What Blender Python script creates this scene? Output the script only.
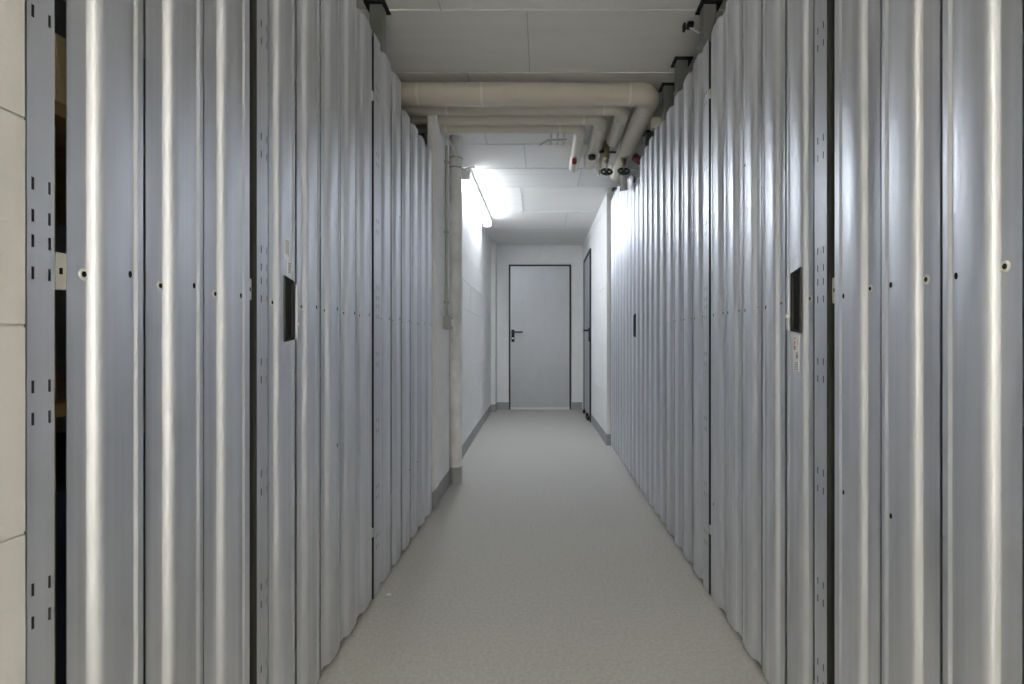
import bpy, bmesh, math, random
from mathutils import Vector, Matrix
random.seed(7)
for o in list(bpy.data.objects): bpy.data.objects.remove(o, do_unlink=True)
sc = bpy.context.scene
C = sc.collection

# ------------------------------------------------------------------ camera
EYE = 0.92                       # camera height
cam = bpy.data.cameras.new('camera'); camo = bpy.data.objects.new('camera', cam); C.objects.link(camo)
camo.location = (0, 0, EYE); camo.rotation_euler = (math.pi/2, 0, 0)
cam.sensor_width = 36; cam.lens = 484/1024*36
cam.shift_x = -31/1024; cam.shift_y = 1/1024
cam.clip_start = 0.02
sc.camera = camo
# ------------------------------------------------------------------ world, exposure
w = bpy.data.worlds.new('world'); sc.world = w; w.use_nodes = True
w.node_tree.nodes['Background'].inputs[0].default_value = (0.02, 0.02, 0.022, 1)
w.node_tree.nodes['Background'].inputs[1].default_value = 0.3
sc.view_settings.view_transform = 'Standard'; sc.view_settings.look = 'None'
sc.view_settings.gamma = 1; sc.view_settings.use_curve_mapping = False
sc.view_settings.exposure = 2.05
FAR_LAMP = 7.4                  # emission of the two batten lamps (built below)
NEAR_LAMP = 23.0

# ------------------------------------------------------------------ materials
def lin(c): return tuple((x/12.92 if x <= .04045 else ((x+.055)/1.055)**2.4) for x in [v/255 for v in c])
M = {}
def mat(name, col, rough=.6, metal=0., noise=0., nscale=(8, 8, 8), bump=0., bscale=60., emis=0., ecol=(1, 1, 1), detail=4., rvar=0., perobj=0., aniso=0.):
    m = bpy.data.materials.new(name); m.use_nodes = True
    nt = m.node_tree; b = nt.nodes['Principled BSDF']
    b.inputs['Base Color'].default_value = (*col, 1); b.inputs['Roughness'].default_value = rough
    b.inputs['Metallic'].default_value = metal
    if aniso and 'Anisotropic' in b.inputs: b.inputs['Anisotropic'].default_value = aniso
    if emis:
        b.inputs['Emission Color'].default_value = (*ecol, 1); b.inputs['Emission Strength'].default_value = emis
    if noise or bump:
        tc = nt.nodes.new('ShaderNodeTexCoord'); vec = tc.outputs['Object']
        if perobj:
            oi = nt.nodes.new('ShaderNodeObjectInfo')
            mm = nt.nodes.new('ShaderNodeMath'); mm.operation = 'MULTIPLY'; mm.inputs[1].default_value = 37.0
            nt.links.new(oi.outputs['Random'], mm.inputs[0])
            va = nt.nodes.new('ShaderNodeVectorMath'); va.operation = 'ADD'
            nt.links.new(vec, va.inputs[0]); nt.links.new(mm.outputs[0], va.inputs[1]); vec = va.outputs[0]
    if noise:
        mp = nt.nodes.new('ShaderNodeMapping'); mp.inputs['Scale'].default_value = nscale
        nt.links.new(vec, mp.inputs[0])
        n = nt.nodes.new('ShaderNodeTexNoise'); n.inputs['Scale'].default_value = 1; n.inputs['Detail'].default_value = detail
        nt.links.new(mp.outputs[0], n.inputs['Vector'])
        r = nt.nodes.new('ShaderNodeMapRange'); r.inputs[1].default_value = .28; r.inputs[2].default_value = .72
        r.inputs[3].default_value = 1-noise; r.inputs[4].default_value = 1+noise
        nt.links.new(n.outputs['Fac'], r.inputs[0])
        mx = nt.nodes.new('ShaderNodeVectorMath'); mx.operation = 'SCALE'; mx.inputs[0].default_value = col
        nt.links.new(r.outputs[0], mx.inputs['Scale']); nt.links.new(mx.outputs[0], b.inputs['Base Color'])
        if rvar:
            r2 = nt.nodes.new('ShaderNodeMapRange'); r2.inputs[1].default_value = .3; r2.inputs[2].default_value = .7
            r2.inputs[3].default_value = rough-rvar; r2.inputs[4].default_value = rough+rvar
            nt.links.new(n.outputs['Fac'], r2.inputs[0]); nt.links.new(r2.outputs[0], b.inputs['Roughness'])
    if bump:
        n2 = nt.nodes.new('ShaderNodeTexNoise'); n2.inputs['Scale'].default_value = bscale; n2.inputs['Detail'].default_value = 3
        nt.links.new(vec, n2.inputs['Vector'])
        bp = nt.nodes.new('ShaderNodeBump'); bp.inputs['Strength'].default_value = bump; bp.inputs['Distance'].default_value = .004
        nt.links.new(n2.outputs['Fac'], bp.inputs['Height']); nt.links.new(bp.outputs[0], b.inputs['Normal'])
    M[name] = m
    return m
mat('zinc', (.79, .815, .875), .41, .94, .10, (60, 60, .9), rvar=.09, perobj=1)
mat('zinc_post', (.72, .745, .80), .46, .88, .06, (30, 30, 2), rvar=.05, perobj=1)
mat('zinc_dull', (.36, .37, .36), .55, .8, .12, (20, 20, 6))
mat('rail_dark', (.05, .05, .05), .6, .3)
mat('floor_coat', (.515, .505, .475), .62, 0, .12, (90, 90, 90), .25, 260, detail=6)
mat('ceiling_paint', (.86, .855, .84), .85, 0, .03, (1.5, 14, 3), .12, 25)
mat('wall_paint', (.86, .865, .87), .8, 0, .025, (6, 6, 6), .25, 45, perobj=1)
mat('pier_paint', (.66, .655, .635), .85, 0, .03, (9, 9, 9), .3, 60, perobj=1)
mat('joint_grey', (.58, .575, .55), .9)
mat('mortar', (.58, .57, .54), .9)
mat('plinth_paint', (.36, .37, .375), .6, 0, .06, (20, 20, 20))
mat('column_paint', (.78, .785, .79), .8, 0, .16, (16, 16, 9), .3, 40)
mat('unit_wall_shade', (.30, .30, .29), .9)  # grey darkened to put the units' interior shade into the colour
mat('jacket', (.70, .655, .57), .42, 0, .02, (6, 6, 6))
mat('jacket_band', (.80, .77, .70), .4)
mat('door_steel', (.52, .535, .57), .42, .35, .03, (10, 10, 3))
mat('black', (.008, .008, .0085), .5)
mat('black_gloss', (.02, .02, .022), .2)
mat('gasket', (.03, .031, .034), .6)
mat('hole', (.004, .004, .004), .9)
mat('white_plastic', (.78, .78, .76), .5)
mat('grey_plastic', (.46, .46, .44), .5)
mat('chrome', (.75, .75, .74), .18, 1)
mat('brass', (.34, .31, .20), .35, 1)
mat('green_wheel', (.035, .055, .04), .5)
mat('red_cap', (.42, .05, .03), .5)
mat('maroon', (.16, .03, .04), .6)
mat('sticker', (.90, .90, .91), .5)
mat('ink', (.32, .33, .36), .6)
mat('ink_orange', (.75, .38, .16), .6)
mat('ink_blue', (.25, .30, .45), .6)
mat('light_wood', (.80, .66, .42), .6)
mat('flange_shade', (.055, .055, .05), .6, .2)  # dark colour paints in the shade inside gaps and slots
mat('rim', (.86, .86, .84), .5, .4)
mat('wood', (.55, .40, .20), .6, 0, .15, (3, 40, 40))
mat('cardboard', (.42, .30, .17), .8)
mat('blue_plastic', (.06, .09, .15), .5)
mat('hinge_white', (.70, .69, .62), .5)
mat('lamp_cool', (.9, .92, .95), .5, emis=FAR_LAMP, ecol=(.90, .95, 1.0))
mat('lamp_warm', (.95, .92, .85), .5, emis=NEAR_LAMP, ecol=(1.0, .935, .80))

# ------------------------------------------------------------------ helpers
WL = {}
def setp(o, label=None, cat=None, group=None, kind=None):
    if label: o['label'] = label
    if cat: o['category'] = cat
    if group: o['group'] = group
    if kind: o['kind'] = kind
    return o
def empty(name, loc, label=None, cat=None, group=None, kind=None):
    o = bpy.data.objects.new(name, None); C.objects.link(o); o.location = loc; WL[o] = Vector(loc)
    o.empty_display_size = .05
    return setp(o, label, cat, group, kind)
def link(name, me, mt, parent=None, loc=(0, 0, 0)):
    o = bpy.data.objects.new(name, me); C.objects.link(o)
    WL[o] = Vector(loc)
    if parent is not None:
        o.parent = parent; o.location = WL[o]-WL[parent]
    else: o.location = loc
    if mt and not me.materials:
        for x in (mt if isinstance(mt, (list, tuple)) else [mt]): me.materials.append(M[x])
    return o
def mesh_of(bm, smooth=False, recalc=True):
    if recalc: bmesh.ops.recalc_face_normals(bm, faces=bm.faces)
    me = bpy.data.meshes.new('m'); bm.to_mesh(me); bm.free()
    if smooth:
        for p in me.polygons: p.use_smooth = True
        try: me.set_sharp_from_angle(angle=math.radians(38))
        except Exception: pass
    return me
def bx(bm, x0, x1, y0, y1, z0, z1, mi=0, bev=0):
    if x0 > x1: x0, x1 = x1, x0
    if y0 > y1: y0, y1 = y1, y0
    v = [bm.verts.new(p) for p in ((x0,y0,z0),(x1,y0,z0),(x1,y1,z0),(x0,y1,z0),(x0,y0,z1),(x1,y0,z1),(x1,y1,z1),(x0,y1,z1))]
    fs = []
    for q in ((3,2,1,0),(4,5,6,7),(0,1,5,4),(1,2,6,5),(2,3,7,6),(3,0,4,7)):
        f = bm.faces.new([v[i] for i in q]); f.material_index = mi; fs.append(f)
    if bev:
        es = list({e for f in fs for e in f.edges})
        bmesh.ops.bevel(bm, geom=es, offset=bev, segments=2, affect='EDGES', clamp_overlap=True)
    return v
def frame_of(d):
    d = d.normalized(); a = Vector((0, 0, 1)) if abs(d.z) < .9 else Vector((1, 0, 0))
    u = d.cross(a).normalized(); return u, d.cross(u).normalized()
def tube(bm, pts, radii, n=16, mi=0, cap=True):
    pts = [Vector(p) for p in pts]
    if not isinstance(radii, (list, tuple)): radii = [radii]*len(pts)
    rings = []; u = None
    for i, p in enumerate(pts):
        d = (pts[min(i+1, len(pts)-1)]-pts[max(i-1, 0)]).normalized()
        if u is None: u, _ = frame_of(d)
        else: u = (u-d*u.dot(d)).normalized()
        v = d.cross(u)
        rings.append([bm.verts.new(p+(u*math.cos(t)+v*math.sin(t))*radii[i]) for t in [2*math.pi*k/n for k in range(n)]])
    for a, b in zip(rings, rings[1:]):
        for k in range(n):
            f = bm.faces.new((a[k], a[(k+1) % n], b[(k+1) % n], b[k])); f.material_index = mi
    if cap:
        for r in (rings[0], rings[-1]):
            f = bm.faces.new(r); f.material_index = mi
def arc_path(pts, rad, n=8):
    """polyline with rounded corners"""
    pts = [Vector(p) for p in pts]; out = [pts[0]]
    for a, b, c in zip(pts, pts[1:], pts[2:]):
        d1 = (a-b).normalized(); d2 = (c-b).normalized()
        p1 = b+d1*rad; p2 = b+d2*rad; ctr = b+(d1+d2)*rad
        for k in range(n+1):
            t = k/n*math.pi/2
            out.append(ctr+(p1-ctr)*math.cos(t)+(p2-ctr)*math.sin(t))
    out.append(pts[-1]); return out
def torus(bm, ctr, axis, R, r, n=16, m=6, mi=0):
    ctr = Vector(ctr); axis = Vector(axis).normalized(); u, v = frame_of(axis)
    rings = []
    for i in range(n):
        t = 2*math.pi*i/n; d = u*math.cos(t)+v*math.sin(t)
        rings.append([bm.verts.new(ctr+d*(R+r*math.cos(s))+axis*r*math.sin(s)) for s in [2*math.pi*k/m for k in range(m)]])
    for i in range(n):
        a, b = rings[i], rings[(i+1) % n]
        for k in range(m):
            f = bm.faces.new((a[k], a[(k+1) % m], b[(k+1) % m], b[k])); f.material_index = mi
def boxobj(name, mt, parent, x0, x1, y0, y1, z0, z1, bev=0):
    cx, cy, cz = (x0+x1)/2, (y0+y1)/2, min(z0, z1)
    bm = bmesh.new(); bx(bm, x0-cx, x1-cx, y0-cy, y1-cy, z0-cz, z1-cz, 0, bev)
    return link(name, mesh_of(bm), mt, parent, (cx, cy, cz))
def tubeobj(name, mt, parent, pts, r, n=16, base=None):
    base = Vector(base if base is not None else pts[0])
    bm = bmesh.new(); tube(bm, [Vector(p)-base for p in pts], r, n)
    return link(name, mesh_of(bm, True), mt, parent, base)

XP = 0.603                       # crest plane of the metal partitions, both sides
CEIL = 2.276
Y_END = 6.70
Y_BACK = -3.4
XU = 1.9                         # back of the storage units

# ------------------------------------------------------------------ large structure
bm = bmesh.new(); bx(bm, -XU, XU, Y_BACK, Y_END+.1, -.1, 0)
setp(link('floor', mesh_of(bm), 'floor_coat'), 'light grey speckled coated concrete floor of the corridor', 'floor', kind='structure')
bm = bmesh.new(); bx(bm, -XU, XU, Y_BACK, Y_END+.1, CEIL, CEIL+.15)
ceiling = setp(link('ceiling', mesh_of(bm), 'ceiling_paint'), 'white painted concrete ceiling with faint formwork joint lines', 'ceiling', kind='structure')
def seam(x0, x1, y0, y1, mt='ceiling_paint'): boxobj('formwork_seam', mt, ceiling, x0, x1, y0, y1, CEIL-.004, CEIL+.01)
for yy in (1.97, 2.425, 3.30, 3.755, 4.20, 5.0, 5.7): seam(-.95, .95, yy-.003, yy+.003)
for xx, y0, y1 in ((-.066, 1.97, 2.425), (-.414, 1.5, 1.97), (-.13, 3.30, 3.755), (-.38, 2.425, 3.3), (.3, 3.755, 4.2), (-.2, 4.2, 5.0), (.25, 5.0, 5.7)):
    seam(xx-.002, xx+.002, y0, y1, 'joint_grey')

def block_wall(name, label, p0, p1, thick, side, z0=0, z1=CEIL, bl=.5, bh=.24, zoff=0., mt='wall_paint', gap=.002, holes=(), ext=True, uoff=0.):
    """wall from p0 to p1 (xy); visible face on that line, thickness towards `side` (unit normal sign); individual blocks proud of a mortar core"""
    p0 = Vector((*p0, 0)); p1 = Vector((*p1, 0)); L = (p1-p0).length; d = (p1-p0)/L
    n = Vector((-d.y, d.x, 0))*side
    root = empty(name, p0, label, 'wall', kind='structure')
    def P(u, t, z): return d*u+n*t+Vector((0, 0, z))
    def prism(u0, u1, t0, t1, a, b, nm, mt_):
        bm = bmesh.new()
        v = [bm.verts.new(P(*q)) for q in ((u0,t0,a),(u1,t0,a),(u1,t1,a),(u0,t1,a),(u0,t0,b),(u1,t0,b),(u1,t1,b),(u0,t1,b))]
        for q in ((3,2,1,0),(4,5,6,7),(0,1,5,4),(1,2,6,5),(2,3,7,6),(3,0,4,7)): bm.faces.new([v[i] for i in q])
        return link(nm, mesh_of(bm), mt_, root, p0)
    # core, split round the openings
    us = sorted({0, L, *[h for q in holes for h in q[:2]]})
    for a, b in zip(us, us[1:]):
        hz = [q for q in holes if q[0] <= a+1e-6 and q[1] >= b-1e-6]
        prism(a, b, .004, thick, hz[0][2] if hz else z0, z1, 'mortar_core', mt)
    z = z0-(zoff % bh if zoff else 0); row = 0
    while z < z1-.02:
        a, b = max(z, z0), min(z+bh, z1)
        u = -bl*(.5 if row % 2 else 0)-uoff
        while u < L-.01:
            c, e = max(u, 0), min(u+bl, L)
            if e-c > .02:
                segs = [(c, e)]
                for (h0, h1, hz1) in holes:
                    if a < hz1-.01:
                        ns = []
                        for s0, s1 in segs:
                            if h0 > s0: ns.append((s0, min(s1, h0)))
                            if h1 < s1: ns.append((max(s0, h1), s1))
                        segs = [s for s in ns if s[1]-s[0] > .015]
                for s0, s1 in segs:
                    aa = a
                    t = random.uniform(0, .0008)
                    prism(s0+gap/2, s1-gap/2, t, .02, aa+gap/2, b-gap/2, 'block', mt)
            u += bl
        z += bh; row += 1
    return root
# left: block pier beside the camera, stub wall after the partitions, far wall
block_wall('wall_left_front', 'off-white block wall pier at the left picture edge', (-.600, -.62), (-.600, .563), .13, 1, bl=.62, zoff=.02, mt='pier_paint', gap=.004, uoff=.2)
block_wall('wall_left_stub', 'white painted wall stub carrying the conduit and switch box', (-.605, 2.665), (-.605, 3.13), .03, 1)
block_wall('wall_left', 'white painted block wall on the left beside the lamp', (-.632, 3.13), (-.700, Y_END), .12, 1)
block_wall('wall_back', 'white painted block wall around the grey end door', (-.86, Y_END), (.70, Y_END), .12, 1, holes=((.39, 1.252, 2.004),), uoff=.1)
D2 = (5.62, 6.50)
block_wall('wall_right', 'white painted block wall on the right with the side door', (.548, Y_END), (.573, 4.352), .15, 1, holes=((Y_END-D2[1], Y_END-D2[0], 2.02),))
# pipe box in the far left corner
bm = bmesh.new(); bx(bm, -.72, -.637, 6.46, Y_END-.002, 0, CEIL, 0, .004)
setp(link('trim_1', mesh_of(bm), 'wall_paint'), 'white boxed-in corner column beside the end door', 'trim', kind='structure')
# unit backs with shade put into their grey, and the corridor behind the camera
def plain(name, x0, x1, y0, y1, mt, label, z1=CEIL):
    bm = bmesh.new(); bx(bm, x0, x1, y0, y1, 0, z1)
    return setp(link(name, mesh_of(bm), mt), label, 'wall', kind='structure')
plain('wall_left_outer', -XU-.1, -XU, Y_BACK, Y_END, 'unit_wall_shade', 'rear wall of the left storage units, shade put into its dark grey')
plain('wall_right_outer', XU, XU+.1, Y_BACK, Y_END, 'unit_wall_shade', 'rear wall of the right storage units, shade put into its dark grey')
plain('added_blocker_left', -XU, -.73, .30, .42, 'unit_wall_shade', 'added light-blocking cross wall in the left storage unit, darkened for shade')  # unseen, added to keep rear light out of the unit
plain('wall_left_cross.001', -XU, -.752, 2.96, 3.06, 'unit_wall_shade', 'cross wall behind the white wall stub, shade put into its dark grey')
plain('added_blocker_right', .72, XU, .30, .42, 'unit_wall_shade', 'added light-blocking cross wall in the right storage unit, darkened for shade')  # unseen light blocker added on the right as well
plain('wall_right_cross.001', .73, XU, 4.40, 4.52, 'unit_wall_shade', 'cross wall behind the white right wall, shade put into its dark grey')
plain('wall_left_rear', -.73, -.60, Y_BACK, -.63, 'wall_paint', 'white wall left of the corridor behind the viewpoint')
plain('wall_right_rear', .60, .72, Y_BACK, .585, 'wall_paint', 'white wall right of the corridor behind the viewpoint')
plain('wall_rear', -.73, .72, Y_BACK-.1, Y_BACK, 'wall_paint', 'white wall closing the corridor behind the viewpoint')

# plinth paint (baseboards)
def base_strip(name, p0, p1, label, h=.10, t=.004, side=1):
    p0 = Vector((*p0, 0)); p1 = Vector((*p1, 0)); d = (p1-p0).normalized(); n = Vector((-d.y, d.x, 0))*side
    bm = bmesh.new()
    q = [p0-n*t, p1-n*t, p1+n*.01, p0+n*.01]
    a = [bm.verts.new(v-p0) for v in q]; b = [bm.verts.new(v-p0+Vector((0, 0, h))) for v in q]
    bm.faces.new(a); bm.faces.new(b)
    for i in range(4): bm.faces.new((a[i], a[(i+1) % 4], b[(i+1) % 4], b[i]))
    setp(link(name, mesh_of(bm), 'plinth_paint', None, p0), label, 'baseboard', kind='structure')
base_strip('baseboard_left', (-.632, 3.13), (-.6955, 6.455), 'grey painted plinth strip along the left wall')
base_strip('baseboard_left_stub', (-.605, 2.665), (-.605, 3.13), 'grey painted plinth strip below the switch box wall')
base_strip('baseboard_corner', (-.70, 6.46), (-.637, 6.46), 'grey painted plinth on the boxed corner column')
base_strip('baseboard_corner_side', (-.637, 6.455), (-.637, Y_END), 'grey painted plinth on the side of the corner column', side=1)
base_strip('baseboard_back', (-.637, Y_END), (-.475, Y_END), 'grey painted plinth left of the end door')
base_strip('baseboard_back.001', (.396, Y_END), (.542, Y_END), 'grey painted plinth right of the end door')
base_strip('baseboard_right', (.548+.025*(Y_END-D2[0]+.03)/2.348, D2[0]-.03), (.573, 4.348), 'grey painted plinth strip along the right wall')
base_strip('baseboard_right_end', (.569, 4.352), (.72, 4.352), 'dark grey plinth on the end of the right wall', side=1)

# ------------------------------------------------------------------ doors of the corridor
d1 = empty('door_1', (-.04, Y_END, 0), 'grey steel fire door with black lever at the corridor end', 'door', kind='structure')
x0, x1 = -.472, .388
for a, b, c, d in ((x0, x0+.022, 0, 2.004), (x1-.022, x1, 0, 2.004), (x0, x1, 1.982, 2.004)):
    boxobj('frame_seal', 'gasket', d1, a, b, Y_END-.012, Y_END+.05, c, d)
leaf = boxobj('leaf', 'door_steel', d1, x0+.022, x1-.022, Y_END-.006, Y_END+.04, .03, 1.982)
boxobj('threshold_strip', 'white_plastic', d1, x0+.022, x1-.022, Y_END-.02, Y_END+.03, .002, .03)
bm = bmesh.new(); tube(bm, [(0, 0, 0), (0, -.006, 0)], .011, 12)
link('peephole', mesh_of(bm, True), 'grey_plastic', d1, (-.01, Y_END-.006, 1.80))
def lever(parent, ctr, out, along):
    """black backplate with lever and key hole; out = normal, along = lever direction"""
    out = Vector(out); along = Vector(along); ctr = Vector(ctr)
    t = out.cross(Vector((0, 0, 1)))
    def place(bm, c, hx, hz, d0, d1):
        vs = []
        for dz in (d0, d1):
            for sx, sz in ((-1, -1), (1, -1), (1, 1), (-1, 1)):
                vs.append(bm.verts.new(c+t*hx*sx+Vector((0, 0, hz*sz))+out*dz))
        for q in ((0,1,2,3),(4,5,6,7),(0,1,5,4),(1,2,6,5),(2,3,7,6),(3,0,4,7)): bm.faces.new([vs[i] for i in q])
    bm = bmesh.new(); place(bm, Vector((0, 0, 0)), .021, .085, 0, .009)
    bmesh.ops.bevel(bm, geom=list(bm.edges), offset=.003, segments=2, affect='EDGES')
    pl = link('handle_plate', mesh_of(bm), 'black', parent, ctr)
    bm = bmesh.new()
    tube(bm, arc_path([Vector((0, 0, .05)), Vector((0, 0, .05))+out*.055, Vector((0, 0, .05))+out*.055+along*.135], .018, 6), .0105, 12)
    link('lever', mesh_of(bm, True), 'black', pl, ctr)
    bm = bmesh.new(); tube(bm, [out*.008+Vector((0, 0, -.035)), out*.014+Vector((0, 0, -.035))], .012, 12)
    link('key_cylinder', mesh_of(bm, True), 'chrome', pl, ctr)
lever(d1, (-.415, Y_END-.006, 1.02), (0, -1, 0), (1, 0, 0))

d2 = empty('door_2', (.555, 6.06, 0), 'grey steel side door in the right wall near the end', 'door', kind='structure')
XD = .5555
for a, b, c, d in ((D2[0], D2[0]+.05, 0, 2.02), (D2[1]-.04, D2[1], 0, 2.02), (D2[0], D2[1], 1.985, 2.02)):
    boxobj('frame_seal', 'gasket', d2, XD-.012, XD+.06, a, b, c, d)
boxobj('leaf', 'door_steel', d2, XD-.004, XD+.04, D2[0]+.05, D2[1]-.04, .04, 1.985)
lever(d2, (XD-.004, 5.76, 1.02), (-1, 0, 0), (0, 1, 0))
for yy, hh in ((5.73, .05), (5.86, .07), (6.3, .05)): boxobj('door_stop', 'black', d2, XD-.035, XD-.004, yy, yy+.06, .001, hh, .004)

# ------------------------------------------------------------------ corrugated partitions
PROF = [(.0350, -.0115), (.0375, -.0106), (.0415, -.0056), (.0445, -.0030),
        (.0475, -.0014), (.0510, -.0004), (.0550, 0), (.0975, 0), (.0990, -.0008), (.1015, -.0036), (.1035, -.0040), (.1050, -.0034), (.1072, -.0010), (.1088, -.0006), (.1115, -.0030), (.1135, -.0036), (.1210, -.0038)]
P0 = .131
_lam = {}
def lamella(s, P, z0, z1, cut=0., last=False, uj=0., gap=.005):
    k = (s, round(P, 4), round(z0, 3), round(z1, 3), cut, last, uj, gap)
    if k in _lam: return _lam[k]
    bm = bmesh.new(); fr = []; bk = []
    prof = [(max(cut, uj+gap), -.0118)]+PROF
    prof += [(.1292, -.0040), (.1300, -.0060)] if last else [(.1225, -.0046), (.1248, -.0106), (.1262, -.0118), (.1285+max(uj, 0), -.0120)]
    for u, wv in prof:
        u = u*P/P0
        fr.append([bm.verts.new((-s*wv, u, z)) for z in (z0, z1)])
    for (u, wv) in prof:
        u = u*P/P0
        bk.append([bm.verts.new((-s*(wv-.0012), u, z)) for z in (z0, z1)])
    n = len(prof)
    for i in range(n-1):
        bm.faces.new((fr[i][0], fr[i+1][0], fr[i+1][1], fr[i][1]))
        bm.faces.new((bk[i][0], bk[i][1], bk[i+1][1], bk[i+1][0]))
        for j in (0, 1): bm.faces.new((fr[i][j], fr[i+1][j], bk[i+1][j], bk[i][j]))
    for i in (0, n-1): bm.faces.new((fr[i][0], fr[i][1], bk[i][1], bk[i][0]))
    _lam[k] = mesh_of(bm, True)
    return _lam[k]
# punched hole with pressed rim
_eye = {}
def eyelet(s):
    if s in _eye: return _eye[s]
    bm = bmesh.new(); n = 14
    def ring(r, o): return [bm.verts.new((-s*o, r*math.cos(2*math.pi*k/n), r*1.1*math.sin(2*math.pi*k/n))) for k in range(n)]
    a, b, c = ring(.0078, .0001), ring(.0056, .0018), ring(.0036, .0010); 
    for p, q in ((a, b), (b, c)):
        for k in range(n): bm.faces.new((p[k], p[(k+1) % n], q[(k+1) % n], q[k]))
    f = bm.faces.new(c); f.material_index = 1
    me = mesh_of(bm, True); me.materials.append(M['rim']); me.materials.append(M['hole']); _eye[s] = me
    return me
_hol = {}
def punch(s):
    if s in _hol: return _hol[s]
    bm = bmesh.new(); n = 12
    a = [bm.verts.new((-s*.0004, .0030*math.cos(2*math.pi*k/n), .0052*math.sin(2*math.pi*k/n))) for k in range(n)]
    b = [bm.verts.new((s*.0004, .0030*math.cos(2*math.pi*k/n), .0052*math.sin(2*math.pi*k/n))) for k in range(n)]
    bm.faces.new(a); bm.faces.new(b)
    for k in range(n): bm.faces.new((a[k], a[(k+1) % n], b[(k+1) % n], b[k]))
    me = mesh_of(bm); me.materials.append(M['hole']); _hol[s] = me
    return me
ZH = 1.017
def sheet(name, s, u0, n, P, label, cat, tops=2.03, holes=True, group=None, bottom=.011, zinc='zinc', cut=0., uj=.0, gap=.005):
    root = empty(name, (s*XP, u0, 0), label, cat, group)
    for i in range(n):
        top = tops[i] if isinstance(tops, (list, tuple)) else tops
        me = lamella(s, P, bottom, top, cut if i == 0 else 0., i == n-1, uj, gap)
        sl = link('slat', me, zinc, root, (s*XP, u0+i*P, 0))
        if holes:
            k = P/P0
            link('punched_hole', eyelet(s), None, sl, (s*(XP+.0118), u0+i*P+(.0315 if s > 0 else .0335)*k, ZH+s*.005))
            link('punched_hole', punch(s), None, sl, (s*(XP+.0002), u0+i*P+.0935*k, ZH+random.uniform(-.004, .004)))
            if random.random() < .4:
                link('punched_hole', punch(s), None, sl, (s*(XP+.0002), u0+i*P+.0935*k, random.choice((.35, 1.45, .62))))
    # the girts that carry the slats, behind them
    for zz in (.12, min(tops)-.10 if isinstance(tops, (list, tuple)) else tops-.10):
        boxobj('girt', 'zinc_dull', root, s*(XP+.0165), s*(XP+.045), u0+.004, u0+n*P-.012, zz-.03, zz+.03)
    return root

# slotted uprights
SLOTS = [1.845, 1.807, 1.605, 1.567, 1.363, 1.325, 1.121, 1.083, 1.053, 1.015, .880, .842, .640, .601, .398, .360, .221, .182]
def slotted(s, u0, u1, wv, cols, zs, top, depth=.03, lips='nf', sw=.0016, sh=.0075):
    bm = bmesh.new(); X = -s*wv
    ub = sorted({u0, u1, *[c-sw for c in cols], *[c+sw for c in cols]})
    zb = sorted({0., top, *[z-sh for z in zs], *[z+sh for z in zs]})
    V = {}
    def v(u, z):
        if (u, z) not in V: V[(u, z)] = bm.verts.new((X, u-u0, z))
        return V[(u, z)]
    for a, b in zip(ub, ub[1:]):
        for c, d in zip(zb, zb[1:]):
            um, zm = (a+b)/2, (c+d)/2
            if any(abs(um-q) < sw for q in cols) and any(abs(zm-q) < sh for q in zs): continue
            bm.faces.new((v(a, c), v(b, c), v(b, d), v(a, d)))
    if lips:
        for u in ([u0] if 'n' in lips else [])+([u1] if 'f' in lips else []):
            p = [bm.verts.new((X+e*s*depth, u-u0, z)) for e, z in ((0, 0), (1, 0), (1, top), (0, top))]
            bm.faces.new(p)
    return mesh_of(bm, recalc=False)
def upright(s, u0, u1, cols, label, top=2.06, rec=None, zs=SLOTS, wv=-.0005, bracket=None, group=None):
    root = empty('slotted_upright', (s*XP, u0, 0), label, 'upright', group)
    link('face_plate', slotted(s, u0, u1, wv, cols, zs, top, lips='f' if rec else 'nf'), 'zinc_post', root, (s*XP, u0, 0))
    boxobj('slot_shade', 'flange_shade', root, s*(XP+.0045), s*(XP+.030), u0+.002, u1-.002, .004, top-.01)  # added dark backing, puts shade behind the slots
    if rec:                                   # recessed slotted strip in the gap, shade put into its dark colour
        a, b = rec
        link('recessed_flange', slotted(s, a, b, -.026, [(a+b)/2], zs, top, lips='', sw=.0022), 'flange_shade', root, (s*XP, a, 0))
    if bracket:
        a, b, z0, z1 = bracket
        br = boxobj('strike_bracket', 'hinge_white', root, s*(XP+.010), s*(XP+.0175), a, b, z0, z1, .001)
        boxobj('bolt_hole', 'hole', br, s*(XP+.0096), s*(XP+.012), (a+b)/2-.002, (a+b)/2+.002, (z0+z1)/2-.004, (z0+z1)/2+.004)
    return root

# ---- left side
sheet('partition_panel', -1, .6145, 3, .1295, 'galvanised corrugated panel nearest the white block pier on the left', 'partition', cut=.0105)
sheet('partition_panel', -1, 1.798, 6, .1405, 'galvanised corrugated panel on the left just before the white wall stub', 'partition',
      tops=[2.027, 2.027, 1.94, 1.945, 1.95, 1.955], uj=.013, gap=.013)
sheet('partition_panel', 1, .612, 3, .1325, 'galvanised corrugated panel at the right picture edge', 'partition', tops=2.04, cut=.009)
sheet('partition_panel', 1, 1.826, 4, .1405, 'galvanised corrugated panel on the right just beyond the door with coloured sticker', 'partition', tops=2.04, uj=.012, gap=.012)
sheet('partition_panel', 1, 2.400, 5, .1265, 'galvanised corrugated panel under the thick pipe elbow on the right', 'partition', tops=[2.04, 2.07, 2.07, 2.07, 2.06], holes=False, uj=.018, gap=.012)
sheet('partition_panel', 1, 3.853, 4, .1185, 'galvanised corrugated panel adjoining the white right wall', 'partition', tops=2.185, holes=False, uj=.020, gap=.012)

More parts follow.
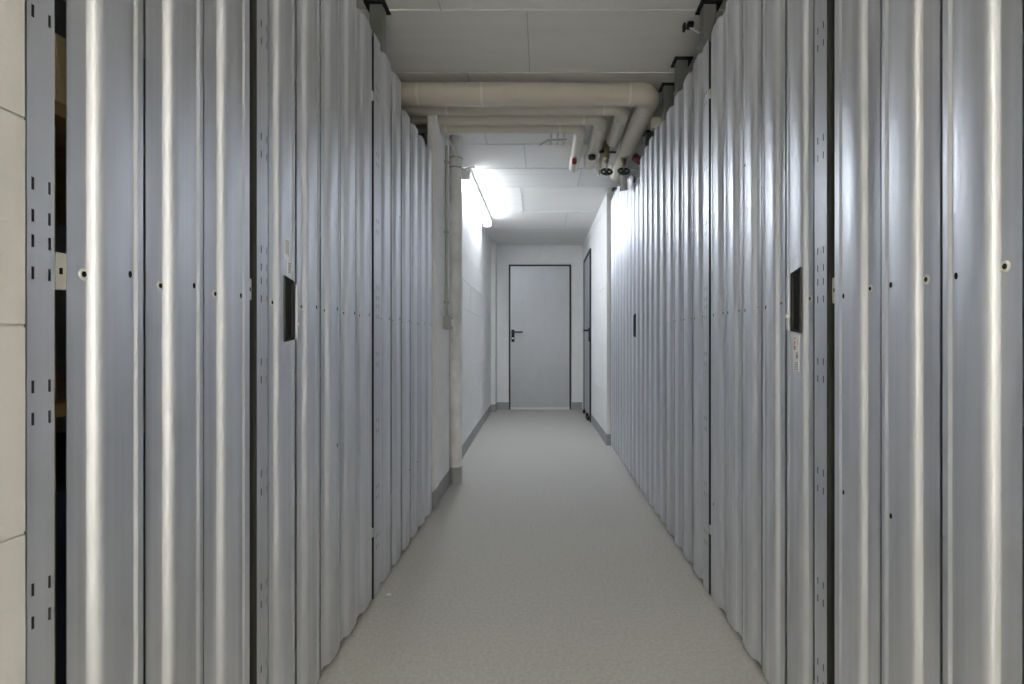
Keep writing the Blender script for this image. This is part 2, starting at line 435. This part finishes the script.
doorL = sheet('storage_door', -1, 1.0645, 5, .1305, 'galvanised storage door on the left with black pull handle', 'storage door', tops=2.03, cut=.0205, uj=.006, gap=.008)
doorR = sheet('storage_door', 1, 1.081, 5, .1340, 'near galvanised storage door on the right with coloured sticker below its handle', 'storage door', tops=2.04, cut=.0205, uj=.006, gap=.008)
doorF = sheet('storage_door', 1, 3.040, 6, .1345, 'far galvanised storage door on the right with small black handle', 'storage door', tops=[1.975, 1.985, 2.08, 2.10, 2.10, 2.10], holes=False, uj=.020, gap=.012)

UL1 = [z-.012 for z in SLOTS]
upright(-1, .566, .598, [.5725, .592], 'slotted galvanised upright against the white block pier', zs=UL1, bracket=(.6075, .6235, .988, 1.035))
upright(-1, 1.0206, 1.0615, [1.0366, 1.0561], 'slotted galvanised upright left of the black handle on the left', rec=(1.004, 1.020), bracket=(1.0065, 1.019, 1.010, 1.055))
upright(-1, 1.728, 1.795, [1.752, 1.774], 'slotted galvanised hinge upright behind the left storage door', rec=(1.7185, 1.7275), top=2.03)
upright(1, 1.029, 1.0755, [1.0418, 1.063], 'slotted galvanised upright right of the near right storage door', rec=(1.0095, 1.0275), bracket=(1.0115, 1.027, 1.004, 1.058))
upright(1, 1.762, 1.824, [1.785, 1.806], 'slotted galvanised hinge upright before the near right storage door', rec=(1.752, 1.7615), top=2.03)

def hinges(door, s, u0, u1, zs):
    for z in zs: boxobj('hinge', 'hinge_white', door, s*(XP+.001), s*(XP+.0105), u0, u1, z-.016, z+.016, .001)
hinges(doorL, -1, 1.7175, 1.7278, (1.80, .245))
hinges(doorR, 1, 1.751, 1.7618, (1.825, .243))

# black pull handle with lock plate
def pull(door, s, u, zc, label=None):
    H = .0775
    bm = bmesh.new()
    def V(uu, ww, zz): return bm.verts.new((-s*ww, uu, zz))
    # shell: near side low, swelling towards the far side, sloped ends
    A = [V(0, 0, -H), V(.034, 0, -H+.004), V(.034, 0, H-.008), V(0, 0, H)]
    B = [V(.001, .003, -H), V(.031, .0105, -H+.006), V(.031, .0105, H-.011), V(.001, .003, H)]
    bm.faces.new(A); 
    for i in range(4): bm.faces.new((A[i], A[(i+1) % 4], B[(i+1) % 4], B[i]))
    # grip opening in the sloped front
    I = [V(.004, .0042, -H+.006), V(.0285, .0098, -H+.011), V(.0285, .0098, H-.016), V(.004, .0042, H-.006)]
    J = [V(.005, .0015, -H+.008), V(.028, .0035, -H+.013), V(.028, .0035, H-.018), V(.005, .0015, H-.008)]
    for i in range(4):
        bm.faces.new((B[i], B[(i+1) % 4], I[(i+1) % 4], I[i])); bm.faces.new((I[i], I[(i+1) % 4], J[(i+1) % 4], J[i]))
    bm.faces.new(J)
    h = link('handle', mesh_of(bm), 'black', door, (s*XP, u, zc))
    pl = boxobj('lock_plate', 'zinc_post', h, s*(XP), s*(XP-.014), u+.0345, u+.046, zc-H+.006, zc+H-.016, .002)
    bm = bmesh.new(); tube(bm, [(0, 0, 0), (-s*.003, 0, 0)], .0055, 12)
    link('lock_cylinder', mesh_of(bm, True), 'rim', h, (s*(XP-.014), u+.040, zc-.035))
pull(doorL, -1, 1.1245, 1.000)
pull(doorR, 1, 1.128, 1.020)
pull(doorF, 1, 3.14, 1.035)

# stickers with small print
def sticker(door, s, u0, u1, z0, z1, marks):
    st = boxobj('sticker', 'sticker', door, s*(XP), s*(XP-.0006), u0, u1, z0, z1)
    for i, (mt, boxes) in enumerate(marks):
        bm = bmesh.new()
        for (a, b, c, d) in boxes:
            bx(bm, -s*.0003, -s*.0005, a, b, c, d)
        link('print', mesh_of(bm), mt, st, (s*(XP-.0005), u0, z0))
def lines(u0, u1, z0, z1, n): 
    h = (z1-z0)/n; out = []
    for i in range(n):
        a = u0
        while a < u1-.002:
            b = min(u1, a+random.uniform(.002, .006)); out.append((a, b, z0+i*h, z0+i*h+h*.5)); a = b+.0012
    return out
sticker(doorL, -1, 1.128, 1.148, 1.118, 1.168, [('ink', lines(.004, .013, .012, .046, 7)), ('ink', [(.015, .017, .006, .044)])])
sticker(doorL, -1, 1.141, 1.161, 1.082, 1.116, [('ink', lines(.003, .016, .004, .030, 6))])
sticker(doorR, 1, 1.140, 1.166, .852, .938, [('ink_orange', [(.014, .022, .068-.005, .073), (.004, .011, .043, .047)]),
        ('ink_blue', [(.014, .022, .052, .061), (.004, .011, .031, .042)]), ('ink', lines(.003, .02, .004, .024, 5)+lines(.012, .023, .077, .084, 2))])

# ------------------------------------------------------------------ square posts up to the ceiling
def ceiling_post(s, y, label, xa=.64, z0=0, w=.05):
    root = empty('ceiling_post', (s*(xa+w/2), y, 0), label, 'post')
    x0, x1 = s*xa, s*(xa+w)
    boxobj('tube', 'zinc_dull', root, x0, x1, y-.025, y+.025, z0, CEIL-.008)
    boxobj('head_plate', 'black', root, s*(xa-.015), s*(xa+w+.02), y-.04, y+.04, CEIL-.008, CEIL)
ceiling_post(-1, 1.95, 'square steel post up to the ceiling above the left panels')
ceiling_post(1, 1.95, 'square steel post at the top right, nearest of the ceiling posts on the right')
ceiling_post(1, 2.33, 'square steel post beside the cable clip, second of the right ceiling posts')
ceiling_post(1, 2.56, 'square steel post right behind the thick pipe elbow', xa=.635)
ceiling_post(1, 3.12, 'square steel post beyond the pipe elbow on the right', xa=.66)
ceiling_post(1, 4.26, 'square steel post at the end of the right panels by the white wall', xa=.625)
# rail between posts behind the elbow
setp(boxobj('cross_rail', 'jacket', None, .60, 1.2, 2.66, 2.70, 2.10, 2.16), 'short light rail running back behind the thick pipe elbow', 'rail')

# ------------------------------------------------------------------ insulated pipes
def pipe(y, h, r, X, y1, label, bands=(), end='up', bare=None):
    z = EYE+h
    root = empty('insulated_pipe', (X, y, z), label, 'pipe', 'insulated pipes under the ceiling')
    base = Vector((X, y, z))
    cs = r*1.9 if r < .05 else r*1.12
    pts = [(-1.6, y, z), (X, y, z), (X, y1, z)]
    if end == 'up': pts.append((X, y1, CEIL-.002))
    cr = min(cs, .062)
    pth = arc_path(pts[:3], cs, 10)
    if end == 'up':
        # last bend up into the slab
        b = Vector(pts[2]); rise = CEIL-.002-z
        k = max(.02, min(rise, .055)); ctr = b+Vector((0, -k, k)); pth = pth[:-1]
        for t in range(9):
            a = t/8*math.pi/2
            pth.append(ctr+Vector((0, k*math.sin(a), -k*math.cos(a))))
        pth.append(Vector((b.x, b.y, CEIL-.002)))
    bm = bmesh.new(); tube(bm, [p-base for p in pth], r, 28)
    link('jacket', mesh_of(bm, True), 'jacket', root, base)
    for kind, v in bands:
        if kind == 'x': a, b = (v-.006, y, z), (v+.006, y, z)
        else: a, b = (X, v-.006, z), (X, v+.006, z)
        tubeobj('joint_band', 'jacket_band', root, [a, b], r+.0012, 28)
    return root
pipe(2.48, 1.274, .0555, .553, 3.16, 'thickest beige insulated pipe, nearest of the four under the ceiling', [('x', -.635), ('x', -.31), ('x', .44), ('y', 2.60)], end='none')
pipe(2.625, 1.281, .042, .440, 3.06, 'second nearest of the four insulated pipes, ending at the brass valve', [('x', -.52), ('x', .33), ('y', 2.74)], end='none')
pipe3 = pipe(2.745, 1.278, .040, .334, 3.50, 'third nearest insulated pipe, carrying the black drain cap', [('x', .23), ('y', 2.85)])
pipe4 = pipe(2.855, 1.276, .036, .223, 3.56, 'farthest and thinnest of the four insulated pipes, carrying the red cap', [('x', -.57), ('x', .10), ('y', 2.95)])
# thinner continuation of the two valve pipes, going up into the slab
def stub(X, ya, yb, h, r, label):
    root = empty('pipe_stub', (X, ya, EYE+h), label, 'pipe')
    pth = arc_path([(X, ya, EYE+h), (X, yb, EYE+h), (X, yb, CEIL-.002)], .05, 8)
    tubeobj('tube', 'jacket', root, pth, r, 20)
    tubeobj('end_sleeve', 'jacket_band', root, [(X, ya, EYE+h), (X, ya+.02, EYE+h)], r+.004, 20)
    return root
stub1 = stub(.545, 3.161, 3.70, 1.268, .038, 'thinner white pipe with valve, continuing from the thickest insulated pipe')
stub2 = stub(.440, 3.061, 3.42, 1.281, .022, 'thin bare pipe with brass valve and black clamp, second from the panels')

def cap_plug(root, X, Y, ztop, r, l, mt, label):
    st = tubeobj('drain_neck', 'grey_plastic', root, [(X, Y, ztop), (X, Y, ztop-l*.5)], r*.6, 12)
    bm = bmesh.new(); b = Vector((X, Y, ztop-l))
    tube(bm, [(0, 0, l*.75), (0, 0, l*.15), (0, 0, 0)], [r, r, r*.75], 16)
    setp(link('drain_cap', mesh_of(bm, True), mt, st, b), label)
cap_plug(pipe4, .210, 3.24, EYE+1.276-.033, .016, .045, 'red_cap', 'small red cap')
cap_plug(pipe3, .322, 3.18, EYE+1.278-.037, .024, .036, 'black', 'round black cap')

def valve(parent, X, Y, z, zw, label, wing=True, R=.034):
    b = Vector((X, Y, zw))
    bm = bmesh.new()
    tube(bm, [(0, -.045, z-zw), (0, -.03, z-zw), (0, -.03, z-zw), (0, .03, z-zw), (0, .03, z-zw), (0, .045, z-zw)], [.030, .030, .024, .024, .030, .030], 8)
    tube(bm, [(0, 0, z-zw), (0, 0, (z-zw)*.55), (0, 0, (z-zw)*.5), (0, 0, (z-zw)*.35)], [.022, .018, .015, .013], 8)
    root = setp(link('shutoff_valve', mesh_of(bm), 'brass', parent, b), label)
    tubeobj('spindle', 'chrome', root, [(X, Y, zw+(z-zw)*.5), (X, Y, zw-.012)], .006, 10, b)
    ax = Vector((0, -.75, .66)); fu, fv = frame_of(ax)
    bm = bmesh.new(); torus(bm, (0, 0, 0), ax, R, .0075, 18, 8)
    for k in range(4):
        t = math.pi/4+k*math.pi/2
        tube(bm, [(0, 0, 0), (fu*math.cos(t)+fv*math.sin(t))*R], .005, 8)
    tube(bm, [ax*-.012, ax*.012], .012, 10)
    link('hand_wheel', mesh_of(bm, True), 'green_wheel', root, b)
    if wing:
        bm = bmesh.new(); bx(bm, -.048, .062, -.008, .008, z-zw-.040, z-zw-.032)
        tube(bm, [(-.047, 0, z-zw-.036), (-.03, 0, z-zw-.028), (0, 0, z-zw-.036)], .007, 8)
        link('clamp_wing', mesh_of(bm), 'black', root, b)
valve(stub2, .415, 3.16, EYE+1.281, EYE+1.118, 'brass valve with dark hand wheel')
valve(stub1, .540, 3.24, EYE+1.262, EYE+1.150, 'brass valve with dark hand wheel', False, .036)
# small air vent beside the brass valve
av = empty('air_vent', (.383, 3.30, 2.06), 'small grey vent tube with chrome tip beside the hand wheels among the pipe ends', 'vent')
tubeobj('body', 'jacket', av, [(.392, 3.25, CEIL), (.392, 3.25, 2.165), (.378, 3.255, 2.145), (.374, 3.26, 2.085)], [.008, .008, .019, .019], 14)
tubeobj('tip', 'chrome', av, [(.374, 3.26, 2.085), (.373, 3.265, 2.05)], [.011, .009], 12)
# bluish hose hanging below the second valve
tp = tubeobj('drain_hose', 'grey_plastic', None, [(.545, 3.27, 2.045), (.548, 3.275, 2.0), (.552, 3.28, 1.955)], [.020, .021, .021], 14)
setp(tp, 'pale grey hose end hanging below the valve by the panels', 'hose')
# dark insulated bundle showing in the cut-out above the far door
db = empty('valve_box', (.70, 3.3, 1.99), 'dark box with maroon pipe behind the cut-out above the far right door', 'box')
boxobj('case', 'rail_dark', db, .635, .80, 3.16, 3.40, 1.99, 2.09, .004)
tubeobj('red_pipe', 'maroon', db, [(.62, 3.30, 2.19), (.68, 3.28, 2.14), (.80, 3.25, 2.12)], .026, 14)
setp(boxobj('notice_paper', 'sticker', None, .572, .5735, 3.10, 3.26, 1.94, 1.985), 'white paper scrap above the far right storage door', 'paper')
# pipe hangers beyond the thinnest pipe
hg = empty('pipe_hanger', (.08, 3.05, CEIL), 'white wire pipe hanger under the ceiling left of the red cap', 'hanger')
for xx in (.055, .095, .135): tubeobj('rod', 'white_plastic', hg, [(xx, 3.06, CEIL), (xx-.006, 3.05, 2.165)], .006, 8)
tubeobj('cross_bar', 'grey_plastic', hg, [(.03, 3.055, 2.20), (.15, 3.055, 2.205)], .005, 8)
tubeobj('wire_end', 'grey_plastic', hg, [(.035, 3.055, 2.20), (.0, 3.06, 2.185), (-.02, 3.06, 2.17)], .004, 8)

# cable clip at the top right
cc = empty('cable_clip', (.62, 2.06, CEIL), 'black cable clip with white cable on the ceiling at the top right', 'clip')
boxobj('clip', 'black', cc, .610, .636, 2.035, 2.065, CEIL-.022, CEIL, .003)
boxobj('clip', 'black', cc, .594, .605, 2.045, 2.068, CEIL-.032, CEIL, .003)
tubeobj('cable', 'white_plastic', cc, [(.622, 2.05, CEIL-.018), (.65, 2.06, CEIL-.03), (.683, 2.07, CEIL-.036), (.680, 2.085, CEIL-.07), (.672, 2.09, CEIL-.09)], .006, 8)

# ------------------------------------------------------------------ downpipe, conduit and switch box on the left
PX, PY, PR = -.578, 3.195, .0425
dp = empty('downpipe', (PX, PY, 0), 'white painted round downpipe standing beside the left wall stub', 'pipe')
tubeobj('pipe', 'column_paint', dp, [(PX, PY, 0), (PX, PY, 1.0), (PX, PY, CEIL)], PR, 24)
tubeobj('painted_foot', 'plinth_paint', dp, [(PX, PY, .0), (PX, PY, .108)], PR+.0015, 24)
for zz in (2.07, 2.135):
    bm = bmesh.new(); torus(bm, (0, 0, 0), (0, 0, 1), PR+.002, .005, 24, 6)
    link('clamp_ring', mesh_of(bm, True), 'grey_plastic', dp, (PX, PY, zz))
cd = empty('conduit', (-.592, 2.97, 1.08), 'grey vertical cable conduit on the left wall stub', 'conduit')
tubeobj('tube', 'grey_plastic', cd, [(-.593, 2.97, 1.08), (-.593, 2.97, 2.13)], .0085, 12)
tubeobj('cable', 'white_plastic', cd, arc_path([(-.593, 2.97, 2.13), (-.593, 2.97, 2.20), (-.593, 3.10, 2.20)], .03, 6)+[(-.56, 3.135, 2.12), (-.53, 3.16, 2.08)], .006, 10)
for zz in (1.17, 1.60, 2.03): boxobj('clip', 'grey_plastic', cd, -.605, -.580, 2.955, 2.985, zz-.008, zz+.008, .002)
sw = empty('switch_box', (-.58, 2.97, 1.005), 'grey surface-mounted light switch box under the conduit', 'switch')
boxobj('box', 'grey_plastic', sw, -.605, -.560, 2.93, 3.01, 1.005, 1.08, .004)
boxobj('rocker', 'white_plastic', sw, -.560, -.554, 2.945, 2.995, 1.02, 1.065, .002)
setp(boxobj('socket_plate', 'white_plastic', None, -.690, -.682, 6.30, 6.36, 1.02, 1.10, .002), 'small white switch plate far down the left wall', 'switch')
# cover strip at the edge of the left wall stub
setp(boxobj('cover_strip', 'wall_paint', None, -.605, -.592, 2.672, 2.76, .11, CEIL-.02, .003), 'white flat cover strip at the front edge of the left wall stub', 'strip')

# ------------------------------------------------------------------ batten lamps
def lamp(x, y0, y1, mt, label, cable=True, drop=0.):
    z = CEIL-drop
    root = empty('batten_lamp', (x, (y0+y1)/2, z-.11), label, 'lamp', None)
    ym = (y0+y1)/2; L = (y1-y0)/2-.03
    bm = bmesh.new(); bx(bm, -.041, .041, y0-ym+.03, y1-ym-.03, .070, .106, 0, .003)
    link('tray', mesh_of(bm), 'white_plastic', root, (x, ym, z-.11))
    bm = bmesh.new(); n = 18; A = []; B = []
    for k in range(n):
        t = 2*math.pi*k/n
        px, pz = .040*math.cos(t), .055+.038*math.sin(t)
        A.append(bm.verts.new((px, -L, pz))); B.append(bm.verts.new((px, L, pz)))
    for k in range(n): bm.faces.new((A[k], A[(k+1) % n], B[(k+1) % n], B[k]))
    bm.faces.new(A); bm.faces.new(B)
    link('diffuser', mesh_of(bm, True), mt, root, (x, ym, z-.11))
    for yy in (y0+.012, y1-.012): boxobj('end_cap', 'white_plastic', root, x-.043, x+.043, yy-.016, yy+.016, z-.097, z-.012, .006)
    for yy in (ym-.4, ym+.4): boxobj('mounting_clip', 'grey_plastic', root, x-.02, x+.02, yy-.02, yy+.02, z-.005, CEIL)
    if cable: tubeobj('cable', 'white_plastic', root, [(x+.01, y0+.02, z-.03), (x+.03, y0-.03, z-.02), (x+.08, y0-.02, z-.006)], .006, 8)
    return root
lamp(-.603, 3.72, 5.26, 'lamp_cool', 'long white batten lamp high on the left wall by the ceiling')
lamp(-.10, -2.6, -1.06, 'lamp_warm', 'batten lamp hung below the ceiling behind the viewpoint', False, .50)

# ------------------------------------------------------------------ stored goods glimpsed through the gap at the left
sh = empty('wooden_shelf', (-.95, .80, 0), 'wooden shelf inside the unit, seen through the left gap', 'shelf')
for zz in (.82, 1.228): boxobj('board', 'wood', sh, -1.25, -.655, .640, 1.5, zz, zz+.018)
for yy in (.67, 1.46):
    for xx in (-1.23, -.71): boxobj('upright', 'wood', sh, xx-.018, xx+.018, yy-.018, yy+.018, 0, 1.228)
setp(boxobj('wood_block', 'light_wood', None, -.95, -.655, .650, .78, 1.246, 1.338, .002), 'pale wooden block on the shelf in the gap at the upper left', 'wood block')
setp(boxobj('storage_bin', 'blue_plastic', None, -1.2, -.74, .72, 1.2, 0, .70, .01), 'dark blue bin in the gap at the lower left', 'bin')
# little scraps on the floor by the left panel
setp(boxobj('floor_scrap', 'white_plastic', None, -.572, -.556, 1.765, 1.773, 0, .003), 'tiny pale scrap on the floor by the left panel', 'scrap')
